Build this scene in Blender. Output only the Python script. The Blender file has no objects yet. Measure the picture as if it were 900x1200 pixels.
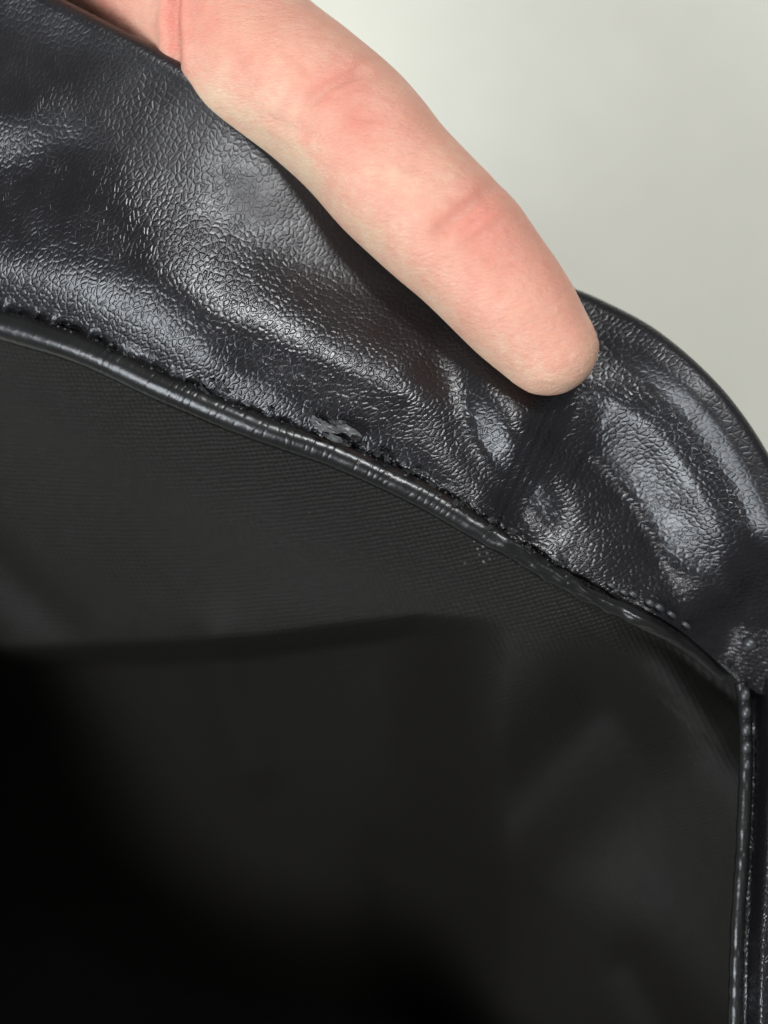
import bpy, bmesh, math
import numpy as np
from mathutils import Vector

rng = np.random.default_rng(11)
MM = 0.001            # everything below is written in millimetres
S = 0.1               # one photograph pixel = 0.1 mm on the plane of the piping (z = 0)
D = 180.0             # lens height above that plane, mm

# ------------------------------------------------------------------ camera
scene = bpy.context.scene
cam_d = bpy.data.cameras.new('camera')
cam = bpy.data.objects.new('camera', cam_d)
scene.collection.objects.link(cam)
cam.location = (0, 0, D * MM)                     # looking straight down into the open bag
cam_d.sensor_fit = 'VERTICAL'
cam_d.sensor_height = 24
cam_d.lens = 12 / (60.0 / D)
cam_d.clip_start = 0.005
cam_d.clip_end = 20
cam_d.dof.use_dof = True
cam_d.dof.focus_distance = (D - 1.5) * MM
cam_d.dof.aperture_fstop = 5.6
scene.camera = cam

# ------------------------------------------------------------------ room light
world = bpy.data.worlds.new('World')
scene.world = world
world.use_nodes = True
bg = world.node_tree.nodes['Background']
bg.inputs[0].default_value = (0.95, 0.97, 1.0, 1)
bg.inputs[1].default_value = 0.24


def area(name, loc, target, size, power, col):
    ld = bpy.data.lights.new(name, 'AREA')
    ld.shape = 'RECTANGLE'
    ld.size, ld.size_y = size[0] * MM, size[1] * MM
    ld.energy = power
    ld.color = col
    o = bpy.data.objects.new(name, ld)
    scene.collection.objects.link(o)
    o.location = Vector(loc) * MM
    o.rotation_euler = (Vector(target) - Vector(loc)).to_track_quat('-Z', 'Y').to_euler()
    return o


area('window_light', (-480, -280, 700), (0, 0, 0), (440, 440), 10.5, (0.88, 0.94, 1.0))
area('ceiling_lamp', (215, 450, 800), (0, 0, 0), (220, 160), 6.4, (0.97, 0.98, 1.0))

scene.view_settings.view_transform = 'Standard'
scene.view_settings.look = 'None'
scene.view_settings.exposure = 0.0
scene.view_settings.gamma = 1.0
scene.view_settings.use_curve_mapping = False
scene.cycles.use_denoising = True
scene.cycles.max_bounces = 8

# ------------------------------------------------------------------ helpers


def smooth(a, b, x):
    t = np.clip((np.asarray(x, float) - a) / (b - a), 0, 1)
    return t * t * (3 - 2 * t)


def W(u, v, z):
    """point seen at photo pixel u, v when it lies at height z (mm)"""
    k = S * (D - z) / D
    return np.stack([(u - 450) * k, (600 - v) * k, z + 0 * u], -1)


def spline(pts, n):
    """Catmull-Rom through pts, resampled evenly to n points"""
    p = np.asarray(pts, float)
    p = np.vstack([2 * p[0] - p[1], p, 2 * p[-1] - p[-2]])
    out = []
    for i in range(1, len(p) - 2):
        t = np.linspace(0, 1, 24, endpoint=False)[:, None]
        a, b, c, d = p[i - 1], p[i], p[i + 1], p[i + 2]
        out.append(0.5 * (2 * b + (c - a) * t + (2 * a - 5 * b + 4 * c - d) * t ** 2 + (3 * b - a - 3 * c + d) * t ** 3))
    out.append(p[-2][None])
    q = np.vstack(out)
    s = np.r_[0, np.cumsum(np.linalg.norm(np.diff(q, axis=0), axis=1))]
    g = np.linspace(0, s[-1], n)
    return np.stack([np.interp(g, s, q[:, k]) for k in range(q.shape[1])], -1)


def pdist(u, v, pts):
    """distance (px) from every u, v to a polyline, and 0..1 place along it"""
    p = np.asarray(pts, float)
    best = np.full(np.shape(u), 1e9)
    par = np.zeros(np.shape(u))
    n = len(p) - 1
    for i in range(n):
        a, b = p[i], p[i + 1]
        ab = b - a
        t = np.clip(((u - a[0]) * ab[0] + (v - a[1]) * ab[1]) / (ab @ ab), 0, 1)
        d = np.hypot(u - a[0] - t * ab[0], v - a[1] - t * ab[1])
        m = d < best
        best = np.where(m, d, best)
        par = np.where(m, (i + t) / n, par)
    return best, par


def ridge(u, v, pts, amp, sig, f0=0.0, f1=0.0):
    d, t = pdist(u, v, spline(pts, 11))
    w = np.ones_like(d)
    if f0:
        w *= smooth(0, f0, t)
    if f1:
        w *= smooth(0, f1, 1 - t)
    return amp * w * np.exp(-(d / sig) ** 2)


_tab = rng.random((256, 256))


def vnoise(x, y):
    xi, yi = np.floor(x).astype(int), np.floor(y).astype(int)
    fx, fy = x - xi, y - yi
    fx, fy = fx * fx * (3 - 2 * fx), fy * fy * (3 - 2 * fy)
    g = lambda a, b: _tab[a % 256, b % 256]
    return (g(xi, yi) * (1 - fx) + g(xi + 1, yi) * fx) * (1 - fy) + (g(xi, yi + 1) * (1 - fx) + g(xi + 1, yi + 1) * fx) * fy - 0.5


def mesh_obj(name, verts, faces, mat=None, parent=None, uv=None, shade=True):
    me = bpy.data.meshes.new(name)
    vs = np.asarray(verts, float) * MM
    if isinstance(faces, np.ndarray):
        me.vertices.add(len(vs)); me.vertices.foreach_set('co', vs.astype(np.float32).ravel())
        nf, k = faces.shape
        me.loops.add(nf * k); me.loops.foreach_set('vertex_index', np.ascontiguousarray(faces, np.int32).ravel())
        me.polygons.add(nf); me.polygons.foreach_set('loop_start', np.arange(0, nf * k, k, dtype=np.int32))
        me.update(calc_edges=True)
    else:
        me.from_pydata(vs.tolist(), [], [list(map(int, f)) for f in faces])
    if uv is not None:
        lay = me.uv_layers.new(name='UVMap')
        li = np.empty(len(me.loops), np.int32)
        me.loops.foreach_get('vertex_index', li)
        lay.data.foreach_set('uv', np.asarray(uv, np.float32)[li].ravel())
    if shade:
        me.shade_smooth()
    me.update()
    o = bpy.data.objects.new(name, me)
    scene.collection.objects.link(o)
    if mat:
        me.materials.append(mat)
    if parent:
        o.parent = parent
    return o


def grid_faces(n, m, wrap=False):
    a = np.arange(n * m).reshape(n, m)
    if wrap:
        b = np.roll(a, -1, 1)
        return np.stack([a[:-1], b[:-1], b[1:], a[1:]], -1).reshape(-1, 4)
    return np.stack([a[:-1, :-1], a[:-1, 1:], a[1:, 1:], a[1:, :-1]], -1).reshape(-1, 4)


def grid_obj(name, P, mat, parent, flip=False, uvs=None):
    n, m = P.shape[:2]
    du = np.zeros((n, m)); dv = np.zeros((n, m))
    du[:, 1:] = np.cumsum(np.linalg.norm(np.diff(P, axis=1), axis=2), 1)
    dv[1:] = np.cumsum(np.linalg.norm(np.diff(P, axis=0), axis=2), 0)
    uv = np.stack([np.broadcast_to(du[n // 3], (n, m)), dv], -1) if uvs is None else uvs
    f = grid_faces(n, m)
    if flip:
        f = f[:, ::-1]
    return mesh_obj(name, P.reshape(-1, 3), f, mat, parent, uv.reshape(-1, 2))


def tube(path, rad, nseg=20, cap=True):
    """closed tube along 3-D points with a radius each"""
    p = np.asarray(path, float); r = np.broadcast_to(np.asarray(rad, float), (len(p),))
    t = np.gradient(p, axis=0); t /= np.linalg.norm(t, axis=1)[:, None]
    up = np.array([0.13, 0.21, 1.0])
    a = np.cross(t, up); a /= np.linalg.norm(a, axis=1)[:, None]
    b = np.cross(a, t)
    th = np.linspace(0, 2 * math.pi, nseg, endpoint=False)
    ring = p[:, None] + r[:, None, None] * (np.cos(th)[None, :, None] * a[:, None] + np.sin(th)[None, :, None] * b[:, None])
    V = ring.reshape(-1, 3); F = grid_faces(len(p), nseg, True).tolist()
    if cap:
        F.append(list(range(nseg - 1, -1, -1)))
        F.append(list(range((len(p) - 1) * nseg, len(p) * nseg)))
    return V, F


class Nodes:
    def __init__(self, name):
        self.m = bpy.data.materials.new(name)
        self.m.use_nodes = True
        self.t = self.m.node_tree
        self.b = self.t.nodes['Principled BSDF']

    def n(self, kind, **kw):
        x = self.t.nodes.new(kind)
        for k, val in kw.items():
            if k.startswith('_'):
                x.inputs[int(k[1:])].default_value = val
            elif k.startswith('i'):
                x.inputs[k[1:].replace('_', ' ')].default_value = val
            else:
                setattr(x, k, val)
        return x

    def l(self, a, b):
        self.t.links.new(a, b)

    def math(self, op, a, b=None, c=None):
        x = self.t.nodes.new('ShaderNodeMath'); x.operation = op
        for i, q in enumerate((a, b, c)):
            if q is None:
                continue
            if isinstance(q, (int, float)):
                x.inputs[i].default_value = q
            else:
                self.l(q, x.inputs[i])
        return x.outputs[0]

    def ramp(self, src, stops):
        x = self.t.nodes.new('ShaderNodeValToRGB')
        e = x.color_ramp.elements
        while len(e) < len(stops):
            e.new(0.5)
        for k, (p, c) in enumerate(stops):
            e[k].position = p
            e[k].color = (*c, 1) if len(c) == 3 else c
        self.l(src, x.inputs[0])
        return x.outputs[0]

    def mapr(self, src, a, b, c, d):
        x = self.t.nodes.new('ShaderNodeMapRange')
        x.interpolation_type = 'SMOOTHSTEP'
        for k, q in enumerate((a, b, c, d)):
            x.inputs[k + 1].default_value = q
        self.l(src, x.inputs[0])
        return x.outputs[0]


# ------------------------------------------------------------------ materials
def leather(name, cell=0.76, depth=0.042, rough=0.265, base=(0.0065, 0.0060, 0.0070), spec=0.46, stretch=(1.2, 0.9), wr=0.5):
    N = Nodes(name)
    tc = N.n('ShaderNodeTexCoord')
    mp = N.n('ShaderNodeMapping'); mp.inputs['Scale'].default_value = (stretch[0], stretch[1], 1)
    N.l(tc.outputs['UV'], mp.inputs['Vector'])
    warp = N.n('ShaderNodeTexNoise', iScale=0.9, iDetail=3.0); N.l(mp.outputs[0], warp.inputs['Vector'])
    vm = N.n('ShaderNodeVectorMath', operation='MULTIPLY_ADD')
    vm.inputs[1].default_value = (0.26, 0.26, 0.26)
    N.l(warp.outputs['Color'], vm.inputs[0]); N.l(mp.outputs[0], vm.inputs[2])
    v1 = N.n('ShaderNodeTexVoronoi', feature='DISTANCE_TO_EDGE', voronoi_dimensions='2D', iScale=1 / cell)
    v2 = N.n('ShaderNodeTexVoronoi', feature='F1', voronoi_dimensions='2D', iScale=1 / cell)
    v3 = N.n('ShaderNodeTexVoronoi', feature='DISTANCE_TO_EDGE', voronoi_dimensions='2D', iScale=2.9 / cell)
    for x in (v1, v2, v3):
        N.l(vm.outputs[0], x.inputs['Vector'])
    dome = N.mapr(v1.outputs['Distance'], 0.0, 0.32, 0.0, 1.0)
    rise = N.math('MULTIPLY', N.n('ShaderNodeSeparateColor').outputs[0], 0.0)
    sc = N.n('ShaderNodeSeparateColor'); N.l(v2.outputs['Color'], sc.inputs[0])
    big = N.math('MULTIPLY', dome, N.math('MULTIPLY_ADD', sc.outputs[0], 0.5, 0.6))
    small = N.mapr(v3.outputs['Distance'], 0.0, 0.25, 0.0, 0.10)
    fine = N.n('ShaderNodeTexNoise', iScale=7.0, iDetail=4.0); N.l(tc.outputs['UV'], fine.inputs['Vector'])
    lump = N.n('ShaderNodeTexNoise', iScale=0.22, iDetail=3.0); N.l(tc.outputs['UV'], lump.inputs['Vector'])
    keep = N.mapr(lump.outputs[0], 0.32, 0.62, 0.62, 1.0)        # grain flattened by wear in places
    at = N.n('ShaderNodeAttribute'); at.attribute_name = 'stretched'   # grain pulled smooth over the bend
    keep = N.math('MULTIPLY', keep, N.math('MULTIPLY_ADD', at.outputs['Fac'], -0.5, 1.0))
    h = N.math('MULTIPLY', N.math('ADD', big, small), keep)
    h = N.math('MULTIPLY_ADD', fine.outputs[0], 0.03, h)
    bp = N.n('ShaderNodeBump'); bp.inputs['Strength'].default_value = 1.0
    bp.inputs['Distance'].default_value = depth * MM
    N.l(h, bp.inputs['Height']); N.l(bp.outputs[0], N.b.inputs['Normal'])
    col = N.ramp(N.math('MULTIPLY_ADD', lump.outputs[0], 0.6, N.math('MULTIPLY', fine.outputs[0], 0.4)),
                 [(0.3, tuple(c * 0.75 for c in base)), (0.7, tuple(c * 1.35 for c in base))])
    N.l(col, N.b.inputs['Base Color'])
    rg = N.math('MULTIPLY_ADD', N.math('MULTIPLY_ADD', fine.outputs[0], 0.6, lump.outputs[0]), 0.16, rough - 0.12)
    rg = N.math('MULTIPLY_ADD', at.outputs['Fac'], 0.14, rg)
    N.l(rg, N.b.inputs['Roughness'])
    N.b.inputs['Specular IOR Level'].default_value = spec
    return N.m


def twill(name):
    N = Nodes(name)
    tc = N.n('ShaderNodeTexCoord')
    sx = N.n('ShaderNodeSeparateXYZ'); N.l(tc.outputs['UV'], sx.inputs[0])
    wob = N.n('ShaderNodeTexNoise', iScale=0.35, iDetail=2.0); N.l(tc.outputs['UV'], wob.inputs['Vector'])
    jit = N.n('ShaderNodeTexNoise', iScale=3.2, iDetail=2.0); N.l(tc.outputs['UV'], jit.inputs['Vector'])
    y = N.math('ADD', sx.outputs[1], N.math('MULTIPLY_ADD', wob.outputs[0], 0.5, N.math('MULTIPLY', jit.outputs[0], 0.07)))
    # v runs up the photo, ribs fall gently to the right
    bow = N.math('MULTIPLY', sx.outputs[0], N.math('MULTIPLY_ADD', sx.outputs[0], -0.0026, 0.08))
    q = N.math('ADD', y, bow)
    ph = N.math('MULTIPLY', q, 2 * math.pi / 0.5)
    rib = N.math('MULTIPLY_ADD', N.math('SINE', ph), 0.5, 0.5)
    row = N.math('FLOOR', N.math('ADD', N.math('DIVIDE', q, 0.5), 0.25))
    along = N.math('MULTIPLY_ADD', row, 0.22, sx.outputs[0])
    thr = N.math('MULTIPLY_ADD', N.math('SINE', N.math('MULTIPLY', along, 2 * math.pi / 0.6)), 0.5, 0.5)
    h = N.math('MULTIPLY', rib, N.math('MULTIPLY_ADD', thr, 0.75, 0.25))
    fz = N.n('ShaderNodeTexNoise', iScale=9.0, iDetail=3.0); N.l(tc.outputs['UV'], fz.inputs['Vector'])
    h = N.math('MULTIPLY_ADD', fz.outputs[0], 0.35, h)
    bp = N.n('ShaderNodeBump'); bp.inputs['Strength'].default_value = 0.9
    bp.inputs['Distance'].default_value = 0.28 * MM
    N.l(h, bp.inputs['Height']); N.l(bp.outputs[0], N.b.inputs['Normal'])
    col = N.ramp(h, [(0.1, (0.0030, 0.0027, 0.0023)), (0.9, (0.0165, 0.0145, 0.0115))])  # thread glints and the shade between ribs painted into the colour
    N.l(col, N.b.inputs['Base Color'])
    N.b.inputs['Roughness'].default_value = 0.5
    N.b.inputs['Specular IOR Level'].default_value = 0.3
    return N.m


def skin_mat():
    N = Nodes('skin')
    tc = N.n('ShaderNodeTexCoord')
    mp = N.n('ShaderNodeMapping'); mp.inputs['Scale'].default_value = (1000, 1000, 1000)
    N.l(tc.outputs['Object'], mp.inputs['Vector'])
    blot = N.n('ShaderNodeTexNoise', iScale=0.11, iDetail=4.0, iRoughness=0.55); N.l(mp.outputs[0], blot.inputs['Vector'])
    mot = N.n('ShaderNodeTexNoise', iScale=0.75, iDetail=4.0); N.l(mp.outputs[0], mot.inputs['Vector'])
    at = N.n('ShaderNodeAttribute'); at.attribute_name = 'flush'
    f = N.math('ADD', N.math('MULTIPLY_ADD', blot.outputs[0], 0.62, N.math('MULTIPLY', mot.outputs[0], 0.30)),
               N.math('MULTIPLY', at.outputs['Fac'], 0.55))
    col = N.ramp(f, [(0.20, (0.66, 0.47, 0.325)), (0.45, (0.635, 0.335, 0.24)), (0.72, (0.595, 0.255, 0.185)), (1.0, (0.60, 0.20, 0.15))])
    N.l(col, N.b.inputs['Base Color'])
    N.b.inputs['Subsurface Weight'].default_value = 0.55
    N.b.inputs['Subsurface Radius'].default_value = (1.0, 0.36, 0.2)
    N.b.inputs['Subsurface Scale'].default_value = 2.2 * MM
    N.b.inputs['Roughness'].default_value = 0.5
    N.b.inputs['Specular IOR Level'].default_value = 0.38
    vor = N.n('ShaderNodeTexVoronoi', feature='DISTANCE_TO_EDGE', iScale=1.5)
    # friction ridges: fine lines, mostly across the finger
    r = N.n('ShaderNodeMapping'); r.inputs['Rotation'].default_value = (0, 0, math.radians(-46)); r.inputs['Scale'].default_value = (1, 2.2, 1)
    N.l(mp.outputs[0], r.inputs['Vector'])
    wv = N.n('ShaderNodeTexNoise', iScale=1.1, iDetail=4.0); N.l(r.outputs[0], wv.inputs['Vector'])
    N.l(r.outputs[0], vor.inputs['Vector'])
    h = N.math('ADD', N.math('MULTIPLY', wv.outputs[0], 0.8), N.mapr(vor.outputs['Distance'], 0, 0.12, 0, 0.16))
    bp = N.n('ShaderNodeBump'); bp.inputs['Strength'].default_value = 0.8
    bp.inputs['Distance'].default_value = 0.22 * MM
    N.l(h, bp.inputs['Height']); N.l(bp.outputs[0], N.b.inputs['Normal'])
    return N.m


def floor_mat():
    N = Nodes('pale_floor')
    tc = N.n('ShaderNodeTexCoord')
    a = N.n('ShaderNodeTexNoise', iScale=9.0, iDetail=3.0); N.l(tc.outputs['Object'], a.inputs['Vector'])
    b = N.n('ShaderNodeTexNoise', iScale=160.0, iDetail=5.0); N.l(tc.outputs['Object'], b.inputs['Vector'])
    f = N.math('MULTIPLY_ADD', a.outputs[0], 0.7, N.math('MULTIPLY', b.outputs[0], 0.3))
    N.l(N.ramp(f, [(0.36, (0.72, 0.72, 0.60)), (0.64, (0.79, 0.79, 0.685))]), N.b.inputs['Base Color'])
    N.b.inputs['Roughness'].default_value = 0.52
    N.b.inputs['Specular IOR Level'].default_value = 0.5
    bp = N.n('ShaderNodeBump'); bp.inputs['Strength'].default_value = 0.15; bp.inputs['Distance'].default_value = 0.0006
    N.l(b.outputs[0], bp.inputs['Height']); N.l(bp.outputs[0], N.b.inputs['Normal'])
    return N.m


def plain(name, col, rough, spec=0.5, bump=0.0, scale=5.0):
    N = Nodes(name)
    tc = N.n('ShaderNodeTexCoord')
    mp = N.n('ShaderNodeMapping'); mp.inputs['Scale'].default_value = (1000, 1000, 1000)
    N.l(tc.outputs['Object'], mp.inputs['Vector'])
    a = N.n('ShaderNodeTexNoise', iScale=scale, iDetail=4.0); N.l(mp.outputs[0], a.inputs['Vector'])
    N.l(N.ramp(a.outputs[0], [(0.3, tuple(c * 0.6 for c in col)), (0.7, tuple(min(1, c * 1.4) for c in col))]), N.b.inputs['Base Color'])
    N.b.inputs['Roughness'].default_value = rough
    N.b.inputs['Specular IOR Level'].default_value = spec
    if bump:
        bp = N.n('ShaderNodeBump'); bp.inputs['Strength'].default_value = 1.0; bp.inputs['Distance'].default_value = bump * MM
        N.l(a.outputs[0], bp.inputs['Height']); N.l(bp.outputs[0], N.b.inputs['Normal'])
    return N.m


M_leather = leather('black_pebbled_leather')
M_piping = leather('black_smooth_piping_leather', cell=0.6, depth=0.012, rough=0.27, spec=0.42, base=(0.007, 0.0068, 0.0066), stretch=(0.5, 0.6))
M_lining = twill('black_twill_lining')
M_skin = skin_mat()
M_floor = floor_mat()
M_torn = plain('torn_leather_core', (0.02, 0.0195, 0.019), 0.6, 0.4, 0.12, 4.0)
M_peel = plain('peeling_leather_film', (0.085, 0.085, 0.083), 0.33, 0.6, 0.10, 2.5)
M_thread = plain('black_waxed_thread', (0.022, 0.023, 0.024), 0.38, 0.6, 0.03, 6.0)
M_lint = plain('grey_lint', (0.45, 0.45, 0.43), 0.8, 0.2)

# ------------------------------------------------------------------ floor
ZF = -230.0
P = [(-3000, -3000, ZF), (3000, -3000, ZF), (3000, 3000, ZF), (-3000, 3000, ZF)]
fl = mesh_obj('floor', P, [(0, 1, 2, 3)], M_floor)
fl['kind'] = 'structure'
fl['label'] = 'pale greenish grey smooth floor below the bag'

# ------------------------------------------------------------------ the bag
bag = bpy.data.objects.new('handbag', None)
scene.collection.objects.link(bag)
bag.location = (0, 0, ZF * MM)
bag['label'] = 'black leather bag held open, worn facing peeling along the piping above its twill lining'
bag['category'] = 'bag'


def to_bag(o, parent=None):
    o.parent = parent or bag
    if parent is None:
        o.matrix_parent_inverse = bag.matrix_basis.inverted()
        o.location = (0, 0, 0)
    return o


# seam line where leather facing, piping and lining meet (photo pixels)
SEAM = [(-160, 308), (-60, 342), (0, 363), (100, 395), (200, 442), (300, 485), (400, 519), (500, 569), (600, 631), (700, 692), (775, 729), (822, 762), (866, 800)]
seam = spline(SEAM, 900)
# the rim: upper limit of the facing, under the finger in the middle
RIM = [(-60, -60), (36, -4), (120, 40), (205, 87), (300, 150), (420, 225), (540, 285), (640, 340), (700, 366), (765, 402), (832, 462), (882, 530), (918, 605), (944, 700), (958, 850)]
rim = spline(RIM, 900)


def inset(d):
    """the free part of the rim, right of the finger, moved d px inwards"""
    q = rim[(rim[:, 0] > 650) & (rim[:, 1] < 860)]
    t = np.gradient(q, axis=0); t /= np.linalg.norm(t, axis=1)[:, None]
    q = q + np.stack([-t[:, 1], t[:, 0]], -1) * d
    return q[np.linspace(0, len(q) - 1, 13).astype(int)]


# section of the rolled rim: crest, shelf, second fold, hollow, then up to the panel (px in from the rim -> mm)
PX = np.arange(0, 420.0)
PZ = np.interp(PX, [0, 12, 18, 40, 80, 120, 152, 190, 280, 360], [0.3, 0.45, 0.3, -0.6, -0.75, -2.2, -3.6, -2.9, -0.9, 0])
for _ in range(3):
    PZ = np.convolve(np.pad(PZ, 5, mode='edge'), np.ones(11) / 11, 'valid')


def sag(u):
    """the whole mouth of the bag dips towards its left end"""
    return -4.6e-5 * np.maximum(330 - np.asarray(u, float), 0) ** 2


def facing_z(u, v, i, j):
    """height of the leather facing; i along the seam 0..1, j seam -> rim 0..1"""
    bulge = (2.8 - 1.5 * smooth(0.25, 0.5, i)) * (1 - (1 - np.minimum(j / 0.45, 1)) ** 2)
    left = 0.9 + sag(u) + bulge - 2.4e-5 * np.maximum(u - 270, 0) ** 2 - 2.2 * smooth(0.45, 1.0, j) - 4.0 * smooth(0.04, 0.50, i) * smooth(0.28, 0.70, j)
    right = 0.4 - 0.8 * j
    k = smooth(0.50, 0.72, i)
    z = left * (1 - k) + right * k
    # leather swells over the piping, then edge turns down
    z += 0.5 * np.exp(-((j - 0.10) / 0.12) ** 2) * (1 - 0.6 * k)
    z -= 1.3 * np.exp(-(j / 0.02) ** 2)
    # rolled rim with a groove behind it
    dr, tr = pdist(u, v, spline(inset(0), 40))
    z += np.interp(dr, PX, PZ) * smooth(0.48, 0.74, i) * smooth(0.0, 0.14, tr) * (1 - 0.5 * smooth(0.6, 0.85, tr))
    z += ridge(u, v, [(640, 490), (700, 514), (744, 558), (790, 630), (840, 710)], -1.6, 50, f0=0.3, f1=0.2)
    z -= 6.5 * smooth(610, 740, v) * smooth(765, 880, u + 0.4 * (v - 700)) * (1 - smooth(900, 950, u))
    # bruised folds in the middle
    z += ridge(u, v, [(500, 380), (528, 440), (562, 520), (606, 592), (650, 650)], -1.2, 32, f0=0.2, f1=0.2)
    z += ridge(u, v, [(560, 420), (600, 480), (622, 530)], 1.2, 44)
    z += ridge(u, v, [(600, 560), (640, 610), (668, 640)], -0.4, 28)
    z += ridge(u, v, [(676, 556), (668, 600), (672, 650)], 0.2, 34)
    # dents and puckers at the left
    z += ridge(u, v, [(-80, 190), (0, 196), (70, 185), (130, 150)], -0.9, 38, f1=0.3)
    z += ridge(u, v, [(-80, 120), (10, 128), (50, 120)], 0.35, 34)
    z += ridge(u, v, [(-60, 40), (10, 40), (50, 60)], -0.7, 42)
    z += ridge(u, v, [(-60, 300), (60, 310), (170, 345), (240, 400)], 0.8, 45)
    z += 0.3 * vnoise(u / 130 + 3.1, v / 115 + 7.7) + 0.10 * vnoise(u / 48 + 9, v / 45 + 2) + 0.03 * vnoise(u / 19, v / 17)
    return z


NI, NJ = 520, 210
si = np.linspace(0, 1, NI)
# seam places and rim places are paired so that rows run across the band
lo = np.stack([np.interp(si, np.linspace(0, 1, 900), seam[:, k]) for k in (0, 1)], -1)
up = np.stack([np.interp(si, np.linspace(0, 1, 900), rim[:, k]) for k in (0, 1)], -1)
jj = np.linspace(0, 1, NJ) ** 1.12
U = lo[None, :, 0] * (1 - jj[:, None]) + up[None, :, 0] * jj[:, None]
V = lo[None, :, 1] * (1 - jj[:, None]) + up[None, :, 1] * jj[:, None]
I = np.broadcast_to(si[None], U.shape); J = np.broadcast_to(jj[:, None], U.shape)
# torn lower edge: ragged, lifted off the piping, until the fold where the seam is still whole
torn = 1 - smooth(0.76, 0.86, I)
rag = (9 * vnoise(I * 28, 2 + 0 * I) + 9 * vnoise(I * 75, 0 * I) + 7 * vnoise(I * 190, 3 + 0 * I) + 4 * vnoise(I * 420, 5 + 0 * I) + 1) * 0.75 * torn
lift = np.exp(-(J / 0.024) ** 2)
V = V + rag * lift
Z = facing_z(U, V, I, J)
Z += torn * lift * (0.9 + 1.0 * vnoise(I * 120, 1 + 0 * I) + 0.4 * vnoise(I * 330, 8 + 0 * I))
top = W(U, V, Z)
# rolled-over rim: half turn, then the back of the sheet comes home under the facing
e = top[-1]
tan = np.gradient(e, axis=0); tan[:, 2] = 0
tan /= np.linalg.norm(tan, axis=1)[:, None]
nor = np.stack([-tan[:, 1], tan[:, 0], 0 * tan[:, 0]], -1)
inward = top[-30] - e
nor *= -np.sign((nor * inward).sum(1))[:, None]
R0 = 1.9
roll = []
for th in np.linspace(0.12, math.pi, 22):
    roll.append(e + nor * R0 * math.sin(th) + np.array([0, 0, -1.0]) * R0 * (1 - math.cos(th)))
for k in np.linspace(0.03, 0.55, 10):
    q = roll[21] + (top[int((1 - k) * (NJ - 1))] - e) * np.array([1, 1, 1])
    q[:, 2] = np.minimum(q[:, 2], top[int((1 - k) * (NJ - 1))][:, 2] - 2.4)
    roll.append(q)
F3 = np.concatenate([top, np.array(roll)], 0)
facing = to_bag(grid_obj('leather_facing', F3, M_leather, None, flip=False))
sat = facing.data.attributes.new('stretched', 'FLOAT', 'POINT')
stv = smooth(0.45, 0.80, J) * (1 - smooth(0.55, 0.68, I)) * (0.75 + 0.5 * vnoise(U / 60, V / 60)) + smooth(0.80, 0.92, J) * smooth(0.62, 0.70, I) * 0.75
stv = np.concatenate([stv, np.repeat(stv[-1:], len(roll), 0)], 0)
sat.data.foreach_set('value', stv.astype(np.float32).ravel())
facing['label'] = 'pebbled black leather facing folded outwards, its lower edge torn'

# outer wall, from under the rim down to the floor
oc = np.array(roll)[12]
rows = [oc + np.array([0, 0, -2.0])]
cen = np.array([10, -60, 0])
for k, zz in [(0.2, -26), (0.5, -42), (0.72, -70), (0.82, -110), (0.86, -170), (0.88, ZF + 0.5)]:
    tgt = W(lo[:, 0] + 25, lo[:, 1] - 60, np.full(NI, -6.0))
    q = oc * (1 - k) + tgt * k
    q[:, 2] = zz
    rows.append(q)
outer = to_bag(grid_obj('outer_panel', np.array(rows)[:, ::4], M_leather, None))

# ---- piping: a leather covered cord along the seam
path = spline([(-160, 325), (-60, 358), (0, 379), (100, 411), (200, 457), (300, 499), (400, 535), (500, 583), (560, 619), (600, 643), (650, 674), (700, 702), (772, 737), (815, 764), (850, 792)], 900)
s = np.linspace(0, 1, 900)
zp = 0.2 + sag(path[:, 0]) - 0.5 * smooth(0.3, 1, s) - 1.1 * smooth(0.72, 0.9, s) - 8.0 * smooth(0.89, 1.0, s) + 0.25 * vnoise(s * 12, 0 * s)
pc = W(path[:, 0], path[:, 1], zp)
rad = 1.95 - 0.35 * smooth(0.25, 0.7, s) - 0.65 * smooth(0.62, 0.85, s)
t = np.gradient(pc, axis=0); t /= np.linalg.norm(t, axis=1)[:, None]
ax = np.cross(t, [0, 0, 1.0]); ax /= np.linalg.norm(ax, axis=1)[:, None]
bx = np.cross(ax, t)
nth = 40
th = np.linspace(0, 2 * math.pi, nth, endpoint=False)
SS, TH = np.meshgrid(s, th, indexing='ij')
# cross creases, tighter in the middle of the run, and flattened lumps where it was crushed
wr_w = smooth(0.20, 0.36, SS) * (1 - smooth(0.66, 0.78, SS)) + 0.35
cx = SS * 140 + 0.25 * np.sin(TH * 2) + 1.2 * vnoise(SS * 30, TH)
crease = np.clip(vnoise(cx, TH * 0.35 + 4) * 2.0 + 0.1, -1, 0.6)
cr2 = np.exp(-((cx % 1.0 - 0.5) / 0.10) ** 2) * (vnoise(np.floor(cx) * 1.7, TH * 0.7) > -0.05)
crush = smooth(0.66, 0.74, SS) * (1 - smooth(0.90, 0.97, SS))
RR = rad[:, None] * (1 + 0.05 * vnoise(SS * 22, TH * 0.8)) - 0.032 * wr_w * cr2 + 0.02 * wr_w * crease
RR = RR + crush * 0.38 * vnoise(SS * 70, TH * 1.3 + 2)
PV = pc[:, None] + RR[..., None] * (np.cos(TH)[..., None] * ax[:, None] + np.sin(TH)[..., None] * bx[:, None])
F = grid_faces(900, nth, True).tolist() + [list(range(nth - 1, -1, -1)), list(range(899 * nth, 900 * nth))]
arc = np.r_[0, np.cumsum(np.linalg.norm(np.diff(pc, axis=0), axis=1))]
uv = np.stack([np.broadcast_to(arc[:, None], SS.shape), TH * 1.4], -1).reshape(-1, 2)
piping = to_bag(mesh_obj('piping', PV.reshape(-1, 3), F, M_piping, None, uv))
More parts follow.
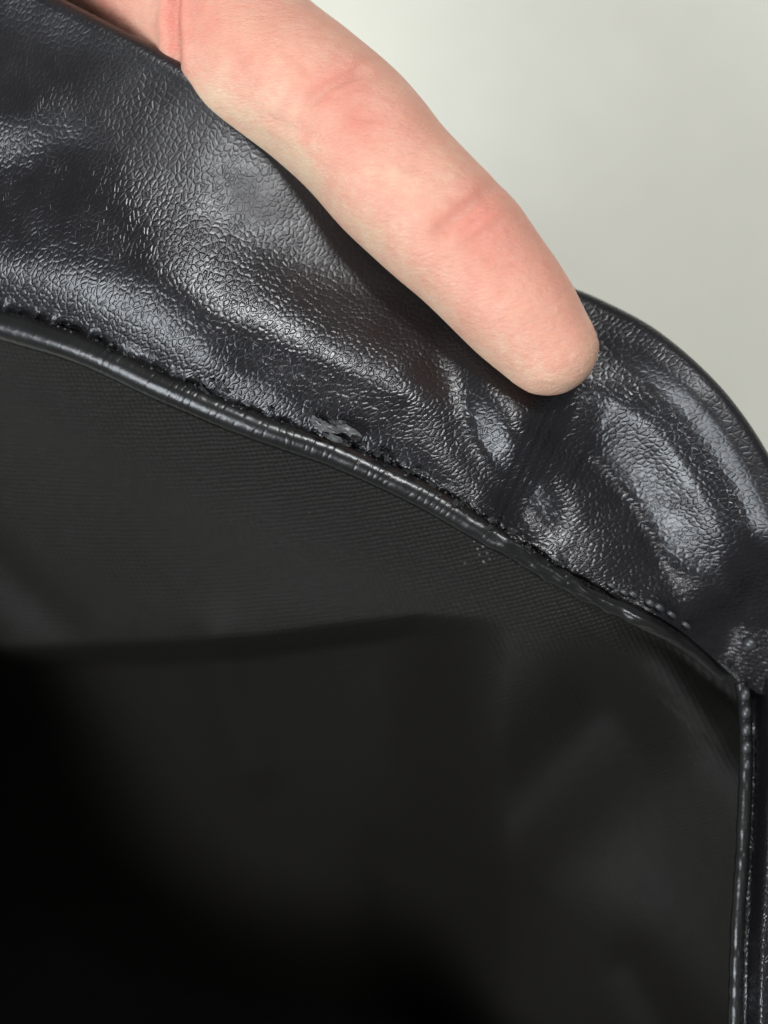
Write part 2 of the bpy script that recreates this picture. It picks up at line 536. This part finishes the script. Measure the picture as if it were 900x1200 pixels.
piping['label'] = 'glossy black cord piping creased across its length'

# torn core between facing and piping: a ragged strip
ns, nr = 700, 6
ss = np.linspace(0, 0.80, ns)
base = np.stack([np.interp(ss, np.linspace(0, 1, 900), seam[:, k]) for k in (0, 1)], -1)
rowsP = []
for r in range(nr):
    off = -16 + r * 5.5
    uu = base[:, 0] + off * 0.42 * -1 + 5 * vnoise(ss * 300, np.full(ns, r * 3.1))
    vv = base[:, 1] + off + 7 * vnoise(ss * 260, np.full(ns, r * 7.3))
    zz = 0.1 + sag(uu) + 0.9 * vnoise(ss * 240, np.full(ns, r * 5.3)) + 0.5 * vnoise(ss * 600, np.full(ns, r * 2.3)) - 0.06 * (r - 2) ** 2 - 3.0 * smooth(0.66, 0.78, ss)
    rowsP.append(W(uu, vv, zz))
core = to_bag(grid_obj('torn_seam_core', np.array(rowsP), M_torn, None, flip=True))
core.data.shade_flat()


def flake(name, u, v, z, size, ang, mat, parent, lift=0.8, asp=2.2, seed=0):
    r = np.random.default_rng(seed)
    n = 14
    a = np.linspace(0, 2 * math.pi, n, endpoint=False)
    rr = r.uniform(0.45, 1.1, n)
    verts = []
    for layer in (0, 1):
        for ring in (1.0, 0.55):
            for q, al in enumerate(a):
                lx = math.cos(al) * rr[q] * ring * size * asp / 2
                ly = math.sin(al) * rr[q] * ring * size / 2
                zz = lift * (ly / size + 0.2 * math.sin(lx / size * 4 + seed)) + r.uniform(-0.12, 0.12) * size * 0.5
                verts.append((lx * math.cos(ang) - ly * math.sin(ang), lx * math.sin(ang) + ly * math.cos(ang), zz - layer * 0.14))
        verts.append((0, 0, 0.12 - layer * 0.14))
    F = []
    L = 2 * n + 1
    for layer in (0, 1):
        o = layer * L
        for q in range(n):
            k = (q + 1) % n
            f1 = [o + q, o + k, o + n + k, o + n + q]
            f2 = [o + n + q, o + n + k, o + 2 * n]
            F += [f1, f2] if layer == 0 else [f1[::-1], f2[::-1]]
    for q in range(n):
        k = (q + 1) % n
        F.append([q, L + q, L + k, k])
    c = W(np.array(float(u)), np.array(float(v)), np.array(float(z)) + sag(u))
    o = mesh_obj(name, np.array(verts) + c, F, mat, None, shade=False)
    o.parent = parent
    return o


FL = [(370, 494, 2.6, 1.5, -0.7, M_peel, 1.5), (382, 500, 2.9, 1.5, -0.35, M_peel, 2.4), (394, 496, 3.2, 1.1, -0.1, M_peel, 2.6), (408, 505, 3.5, 1.3, -0.25, M_peel, 2.8),
      (390, 513, 2.4, 1.2, -0.5, M_peel, 2.2), (418, 513, 2.9, 1.0, 0.2, M_torn, 2.0), (364, 486, 2.8, 0.9, 0.9, M_peel, 1.4), (400, 516, 2.3, 1.0, -0.6, M_torn, 2.4),
      (258, 452, 2.2, 1.2, 0.4, M_peel, 1.3), (266, 458, 2.0, 0.9, -0.6, M_torn, 1.5)]
for k, (u, v, z, sz, an, mt, asp) in enumerate(FL):
    flake('peeled_flake', u, v, z, sz, an, mt, facing, lift=[1.6, -0.9, 2.4, 1.2][k % 4], asp=asp, seed=k + 3)
for k in range(26):
    q = rng.uniform(0.12, 0.79)
    u, v = [np.interp(q, np.linspace(0, 1, 900), seam[:, c]) for c in (0, 1)]
    flake('peeled_flake', u + rng.uniform(-4, 4), v + rng.uniform(-15, 3), rng.uniform(1.0, 2.2), rng.uniform(0.4, 1.1),
          rng.uniform(-1.0, 0.3), M_torn, facing, lift=1.0, asp=rng.uniform(1.2, 3), seed=k + 40)

# crumbs and lint along the seam: too small to pick apart
V_, F_ = [], []
for k in range(130):
    q = rng.uniform(0.2, 0.8)
    u, v = [np.interp(q, np.linspace(0, 1, 900), seam[:, c]) for c in (0, 1)]
    c = W(np.array(u + rng.normal(0, 5)), np.array(v + rng.normal(-6, 7)), np.array(rng.uniform(1.5, 2.6)) + sag(u))
    r = rng.uniform(0.07, 0.2)
    o = len(V_)
    V_ += [c + r * np.array(d) * rng.uniform(0.6, 1.3) for d in ((1, 0, 0), (0, 1, 0), (-1, 0, 0), (0, -1, 0), (0, 0, 1), (0, 0, -1))]
    F_ += [(o, o + 1, o + 4), (o + 1, o + 2, o + 4), (o + 2, o + 3, o + 4), (o + 3, o, o + 4), (o + 1, o, o + 5), (o + 2, o + 1, o + 5), (o + 3, o + 2, o + 5), (o, o + 3, o + 5)]
cr = mesh_obj('crumbs', V_, F_, M_peel, facing, shade=False)
cr['kind'] = 'stuff'


def lining_z(u, v):
    b = np.interp(u, seam[:, 0], seam[:, 1])
    d = np.maximum(v - b, 0)
    z = -1.4 + sag(u) - 2.2 * smooth(0, 30, d) - 0.066 * d - 0.00011 * d ** 2
    z -= 0.10 * np.maximum(b - v, 0) + 15.0 * smooth(700, 820, u) * np.exp(-((v - b) / 70) ** 2)
    # the cloth folds over at this line and drops into the dark of the bag
    fold = np.interp(u, [-80, 0, 100, 200, 300, 400, 490, 520], [764, 760, 757, 753, 746, 733, 722, 724])
    w = 1 - smooth(440, 600, u)
    z -= 17 * w * smooth(-4, 26, v - fold) + w * 0.06 * np.maximum(v - fold, 0)
    z += 0.8 * w * np.exp(-((v - fold + 14) / 40) ** 2)
    # valley between back and side of the bag, side rises to the right seam
    z += ridge(u, v, [(800, 752), (740, 820), (650, 910), (540, 1040), (480, 1300)], -17, 80, f0=0.2)
    side = smooth(0, 260, (u - np.interp(v, [740, 800, 1050, 1260], [800, 745, 560, 470])))
    z += side * (-6 + 0.012 * np.maximum(v - 800, 0))
    z += ridge(u, v, [(800, 810), (815, 860), (810, 900)], 1.5, 50)
    z += ridge(u, v, [(650, 1040), (760, 1090), (830, 1180)], 3.0, 60)
    z += ridge(u, v, [(740, 1130), (800, 1240)], -3.0, 26)
    z += ridge(u, v, [(-30, 640), (25, 690), (70, 730)], -1.4, 26)
    z += ridge(u, v, [(250, 745), (262, 800), (290, 900)], 2.0, 30)
    z += 1.6 * vnoise(u / 170 + 1.3, v / 150 + 4.4) * smooth(30, 160, d)
    return z


nu, nv = 300, 300
ul = np.linspace(-160, 884, nu)
tb = np.interp(ul, seam[:, 0], seam[:, 1]) - 26
tv = np.linspace(0, 1, nv) ** 1.15
UL = np.broadcast_to(ul[None], (nv, nu)).copy()
VL = tb[None] * (1 - tv[:, None]) + 1300 * tv[:, None]
PL = W(UL, VL, lining_z(UL, VL))
uvl = np.stack([UL * S, -VL * S], -1)
lining = to_bag(grid_obj('lining', PL, M_lining, None, flip=True, uvs=uvl))
lining['label'] = 'black diagonal twill lining falling away into the dark bag'

# remaining inside of the bag, beyond the frame: left end, front and bottom
def wall(name, pts_top, pts_bot, mat):
    a, b = np.array(pts_top, float), np.array(pts_bot, float)
    k = np.linspace(0, 1, 14)[:, None, None]
    P = a[None] * (1 - k) + b[None] * k
    P = np.stack([spline(r, 40) for r in P])
    P[..., :2] += 1.5 * vnoise(P[..., 0:1] / 14 + P[..., 2:3] / 21, P[..., 1:2] / 15 + 3)
    return to_bag(grid_obj(name, P, mat, None))


wall('front_wall', [(-66, 20, -20), (-66, -30, -38), (-68, -90, -50), (-10, -96, -52), (40, -94, -50), (60, -66, -20)],
     [(-70, 20, ZF + 1), (-74, -30, ZF + 1), (-68, -92, ZF + 1), (-10, -112, ZF + 1), (46, -104, ZF + 1), (62, -76, ZF + 1)], M_leather)

# ---- right-hand side: seam cord, edge strip and leather panel
cp = spline([(868, 800), (873, 830), (874, 900), (870, 1000), (864, 1100), (860, 1260)], 260)
zc = -4.8 + 5.5 * np.linspace(0, 1, 260)
cc = W(cp[:, 0], cp[:, 1], zc)
V_, F_ = tube(cc, 0.85 + 0.12 * vnoise(np.linspace(0, 40, 260), np.zeros(260)), 18)
L = np.r_[0, np.cumsum(np.linalg.norm(np.diff(cc, axis=0), axis=1))]
uv = np.stack([np.repeat(L, 18), np.tile(np.linspace(0, 6, 18), 260)], -1)
cord = to_bag(mesh_obj('seam_cord', V_, F_, M_piping, None, uv))
nr, nc = 240, 60
uu = np.linspace(0, 1, nc)[None]; vv = np.linspace(775, 1290, nr)[:, None]
u0 = np.interp(vv, [775, 830, 900, 1000, 1100, 1290], [872, 880, 881, 877, 871, 866])
UP = u0 + uu * 150; VP = vv + 0 * UP
dd = UP - u0
ZP = -6.2 + 7.5 * (VP - 800) / 460 + 4.0 * smooth(4, 24, dd) - 0.016 * np.maximum(dd - 20, 0) + 0.6 * vnoise(UP / 40, VP / 60) - 5 * (1 - smooth(780, 860, VP))
side = to_bag(grid_obj('side_panel', W(UP, VP, ZP), M_leather, None, flip=True))
side['label'] = 'grained black leather strip beyond the stitched side seam'

# stitches
def stitch(u, v, z, du, dv, r, parent):
    k = np.linspace(-1, 1, 9)
    p = W(u + k * du, v + k * dv, z + r * 0.9 * np.sqrt(np.clip(1 - k * k, 0, 1)))
    V_, F_ = tube(p, r * np.sqrt(np.clip(1.02 - k ** 4, 0.03, 1)), 10)
    o = mesh_obj('stitch', V_, F_, M_thread, None)
    o.parent = parent
    return o


for k in range(5):
    v = 814 + k * 20.5
    u = np.interp(v, [800, 830, 900, 1000, 1100, 1260], [872, 874, 875, 871, 866, 861])
    stitch(u, v, np.interp(v, [800, 1260], [-4.2, 0.5]) + (0.15 if k < 4 else -0.35), 0, 6.5, 0.62 if k < 4 else 0.5, cord)
for k in range(7):
    q = 0.835 + k * 0.0145 + rng.uniform(-0.003, 0.003)
    u, v = [np.interp(q, np.linspace(0, 1, 900), seam[:, c]) for c in (0, 1)]
    vq = v - 13 + rng.uniform(-2, 2)
    zq = float(facing_z(np.array([u + 6.0]), np.array([vq]), np.array([q]), np.array([0.06]))[0]) + 0.1
    stitch(u + 6, vq, zq, 5.0, 3.4, rng.uniform(0.28, 0.44), facing)
stitch(879, 754, -2.2, 4, 3, 0.8, facing)

# lint specks on the lining
V_, F_ = [], []
for (u, v) in [(566, 640), (562, 650), (571, 648), (556, 634), (545, 660), (574, 655), (567, 658), (560, 643)]:
    c = W(np.array(u + 0.0), np.array(v + 0.0), lining_z(np.array(u + 0.0), np.array(v + 0.0)) + 0.25)
    o = len(V_); r = rng.uniform(0.08, 0.16)
    V_ += [c + r * np.array(d) for d in ((1, 0, 0), (0, 1, 0), (-1, 0, 0), (0, -1, 0), (0, 0, 1), (0, 0, -1))]
    F_ += [(o, o + 1, o + 4), (o + 1, o + 2, o + 4), (o + 2, o + 3, o + 4), (o + 3, o, o + 4), (o + 1, o, o + 5), (o + 2, o + 1, o + 5), (o + 3, o + 2, o + 5), (o, o + 3, o + 5)]
li = mesh_obj('lint', V_, F_, M_lint, lining, shade=False)
li['kind'] = 'stuff'

# ------------------------------------------------------------------ the hand (left, palm to the camera, forefinger over the leather)
parts = []


def P3(u, v, z):
    return W(np.array(float(u)), np.array(float(v)), np.array(float(z)))


def limb(pts, rads, n=60, seg=28, flat=1.0):
    pr = np.column_stack([np.array(pts), np.array(rads)])
    q = spline(pr, n)
    c, r = q[:, :3], np.maximum(q[:, 3], 0.3)
    # rounded ends
    d0 = (c[0] - c[1]) / np.linalg.norm(c[0] - c[1]); d1 = (c[-1] - c[-2]) / np.linalg.norm(c[-1] - c[-2])
    a = np.linspace(0.15, 1, 8)
    head = np.array([c[0] + d0 * r[0] * math.cos(k * math.pi / 2) for k in a[:-1]]); hr = np.array([r[0] * math.sin(k * math.pi / 2) for k in a[:-1]])
    tail = np.array([c[-1] + d1 * r[-1] * math.cos(k * math.pi / 2) for k in a[::-1][1:]]); tr = np.array([r[-1] * math.sin(k * math.pi / 2) for k in a[::-1][1:]])
    V_, F_ = tube(np.vstack([head, c, tail]), np.r_[hr, r, tr], seg)
    parts.append((V_, F_))


fdir = np.array([0.69, -0.72, -0.02])
wdir = np.array([-0.36, -0.34, -0.87])
ix = [P3(90, -120, -16), P3(215, -5, -12), P3(300, 72, -6), P3(392, 134, -1.5), P3(468, 218, 0.5), P3(552, 299, 1.0), P3(610, 368, 1.2), P3(642, 406, 1.0)]
limb(ix, [11.5, 10.8, 10.0, 8.7, 8.3, 7.8, 7.0, 6.0], 80)
mcp_i = ix[0]
wrist = mcp_i - fdir * 78 + wdir * 26
mcps = [mcp_i + wdir * o - fdir * b for o, b in ((0, 4), (20, 2), (39, 7), (56, 14))]
for q in mcps:
    limb([wrist + (q - mcps[1]) * 0.45, (wrist + (q - mcps[1]) * 0.7) * 0.45 + q * 0.55, q], [13, 12.5, 11], 40)
nrm = np.cross(fdir, wdir); nrm /= np.linalg.norm(nrm)
if nrm[2] < 0:
    nrm = -nrm
for q, ln, r in ((mcps[1], 86, 9.2), (mcps[2], 78, 8.6), (mcps[3], 60, 7.4)):
    a = q + (fdir * 0.96 - nrm * 0.10) * ln * 0.5
    b = a + (fdir * 0.95 + nrm * 0.12) * ln * 0.28
    c = b + (fdir * 0.9 + nrm * 0.25) * ln * 0.20
    limb([q, (q + a) / 2, a, b, c], [r + 1.6, r + 0.8, r, r - 0.8, r - 2.0], 60)
limb([wrist + wdir * 5, wrist - fdir * 40 + wdir * 5, wrist - fdir * 75 + wdir * 8], [22, 24, 28], 50, 36)
limb([wrist - wdir * 12, wrist - fdir * 40 - wdir * 10, wrist - fdir * 75 - wdir * 12], [18, 22, 25], 50, 36)
tb0 = wrist - wdir * 14 + fdir * 8
limb([tb0, tb0 - wdir * 18 + fdir * 24 + nrm * 4, tb0 - wdir * 26 + fdir * 50 + nrm * 5, tb0 - wdir * 27 + fdir * 74 + nrm * 4], [15, 13, 9.8, 8.2], 50)
# fleshy pads at the finger roots
limb([mcp_i + fdir * 2 + nrm * 1, mcp_i + wdir * 24 + fdir * 2 + nrm * 1], [11, 11], 30)

Vh, Fh, off = [], [], 0
for V_, F_ in parts:
    Vh.append(V_); Fh += [[i + off for i in f] for f in F_]; off += len(V_)
hand = mesh_obj('hand', np.vstack(Vh), Fh, M_skin)
bpy.context.view_layer.objects.active = hand
rm = hand.modifiers.new('remesh', 'REMESH'); rm.mode = 'VOXEL'; rm.voxel_size = 1.0 * MM
sm = hand.modifiers.new('smooth', 'SMOOTH'); sm.factor = 0.5; sm.iterations = 9
sb = hand.modifiers.new('subdivide', 'SUBSURF'); sb.levels = sb.render_levels = 1
dg = bpy.context.evaluated_depsgraph_get()
me2 = bpy.data.meshes.new_from_object(hand.evaluated_get(dg))
hand.modifiers.clear()
old = hand.data
hand.data = me2
bpy.data.meshes.remove(old)
me2.name = 'hand'
me2.materials.clear(); me2.materials.append(M_skin)
n = len(me2.vertices)
co = np.empty(n * 3, np.float32); me2.vertices.foreach_get('co', co)
no = np.empty(n * 3, np.float32); me2.vertices.foreach_get('normal', no)
co = co.reshape(-1, 3) / MM; no = no.reshape(-1, 3)
px = co[:, 0] / (S * (D - co[:, 2]) / D) + 450
py = 600 - co[:, 1] / (S * (D - co[:, 2]) / D)
front = smooth(-0.35, 0.25, no[:, 2])
disp = np.zeros(n); flush = np.zeros(n)
CRE = [([(440, 76), (420, 84), (392, 97), (370, 112), (352, 132)], 0.55, 7), ([(412, 66), (380, 82), (356, 108)], 0.12, 7),
       ([(590, 216), (572, 226), (545, 248), (520, 268), (500, 290)], 0.40, 8), ([(590, 256), (560, 275), (530, 292)], 0.12, 7),
       ([(212, -90), (208, -30), (204, 20), (205, 50), (206, 105)], 1.1, 5), ([(240, -40), (230, 10), (214, 60)], 0.15, 9),
       ([(300, 130), (340, 150), (380, 158)], 0.12, 5), ([(436, 100), (410, 106), (384, 124)], 0.16, 3.5), ([(400, 130), (425, 140), (450, 138)], 0.12, 3.5),
       ([(585, 236), (556, 258), (530, 280)], 0.18, 3.5), ([(520, 230), (540, 236), (560, 232)], 0.10, 3.5), ([(560, 300), (585, 312), (612, 306)], 0.09, 4),
       ([(330, 60), (352, 78), (362, 98)], 0.12, 4), ([(450, 180), (475, 196), (500, 200)], 0.09, 4), ([(268, 40), (282, 66), (284, 92)], 0.12, 4)]
for pts, dp, sg in CRE:
    d, tt = pdist(px, py, spline(pts, 20))
    env = smooth(0, 0.25, tt) * smooth(0, 0.25, 1 - tt)
    disp -= dp * np.exp(-(d / sg) ** 2) * env * front
    disp += dp * 0.35 * np.exp(-((d - sg * 2.6) / (sg * 1.3)) ** 2) * env * front
    flush += min(0.8, 0.12 + dp * 0.32) * np.exp(-(d / (sg * 2.6)) ** 2) * env
for (a, b, r, am) in [(405, 115, 55, 0.25), (560, 262, 50, 0.22), (610, 330, 70, 0.22), (232, 20, 30, 0.2), (120, 20, 60, 0.25), (420, 150, 30, 0.2)]:
    flush += am * np.exp(-(((px - a) ** 2 + (py - b) ** 2) / r ** 2))
d, _ = pdist(px, py, spline([(250, 120), (330, 190), (420, 285), (520, 385), (620, 465), (690, 455)], 20))
flush -= 0.30 * np.exp(-(d / 32) ** 2)                         # bright lit lower edge of the finger, painted paler into the skin
disp += 0.5 * vnoise(px / 60, py / 60) * front
co = (co + no * disp[:, None]) * MM
me2.vertices.foreach_set('co', co.astype(np.float32).ravel())
at = me2.attributes.new('flush', 'FLOAT', 'POINT')
at.data.foreach_set('value', flush.astype(np.float32))
me2.shade_smooth()
me2.update()
hand['label'] = 'bare hand with a finger laid along the rim of the black leather'
hand['category'] = 'hand'
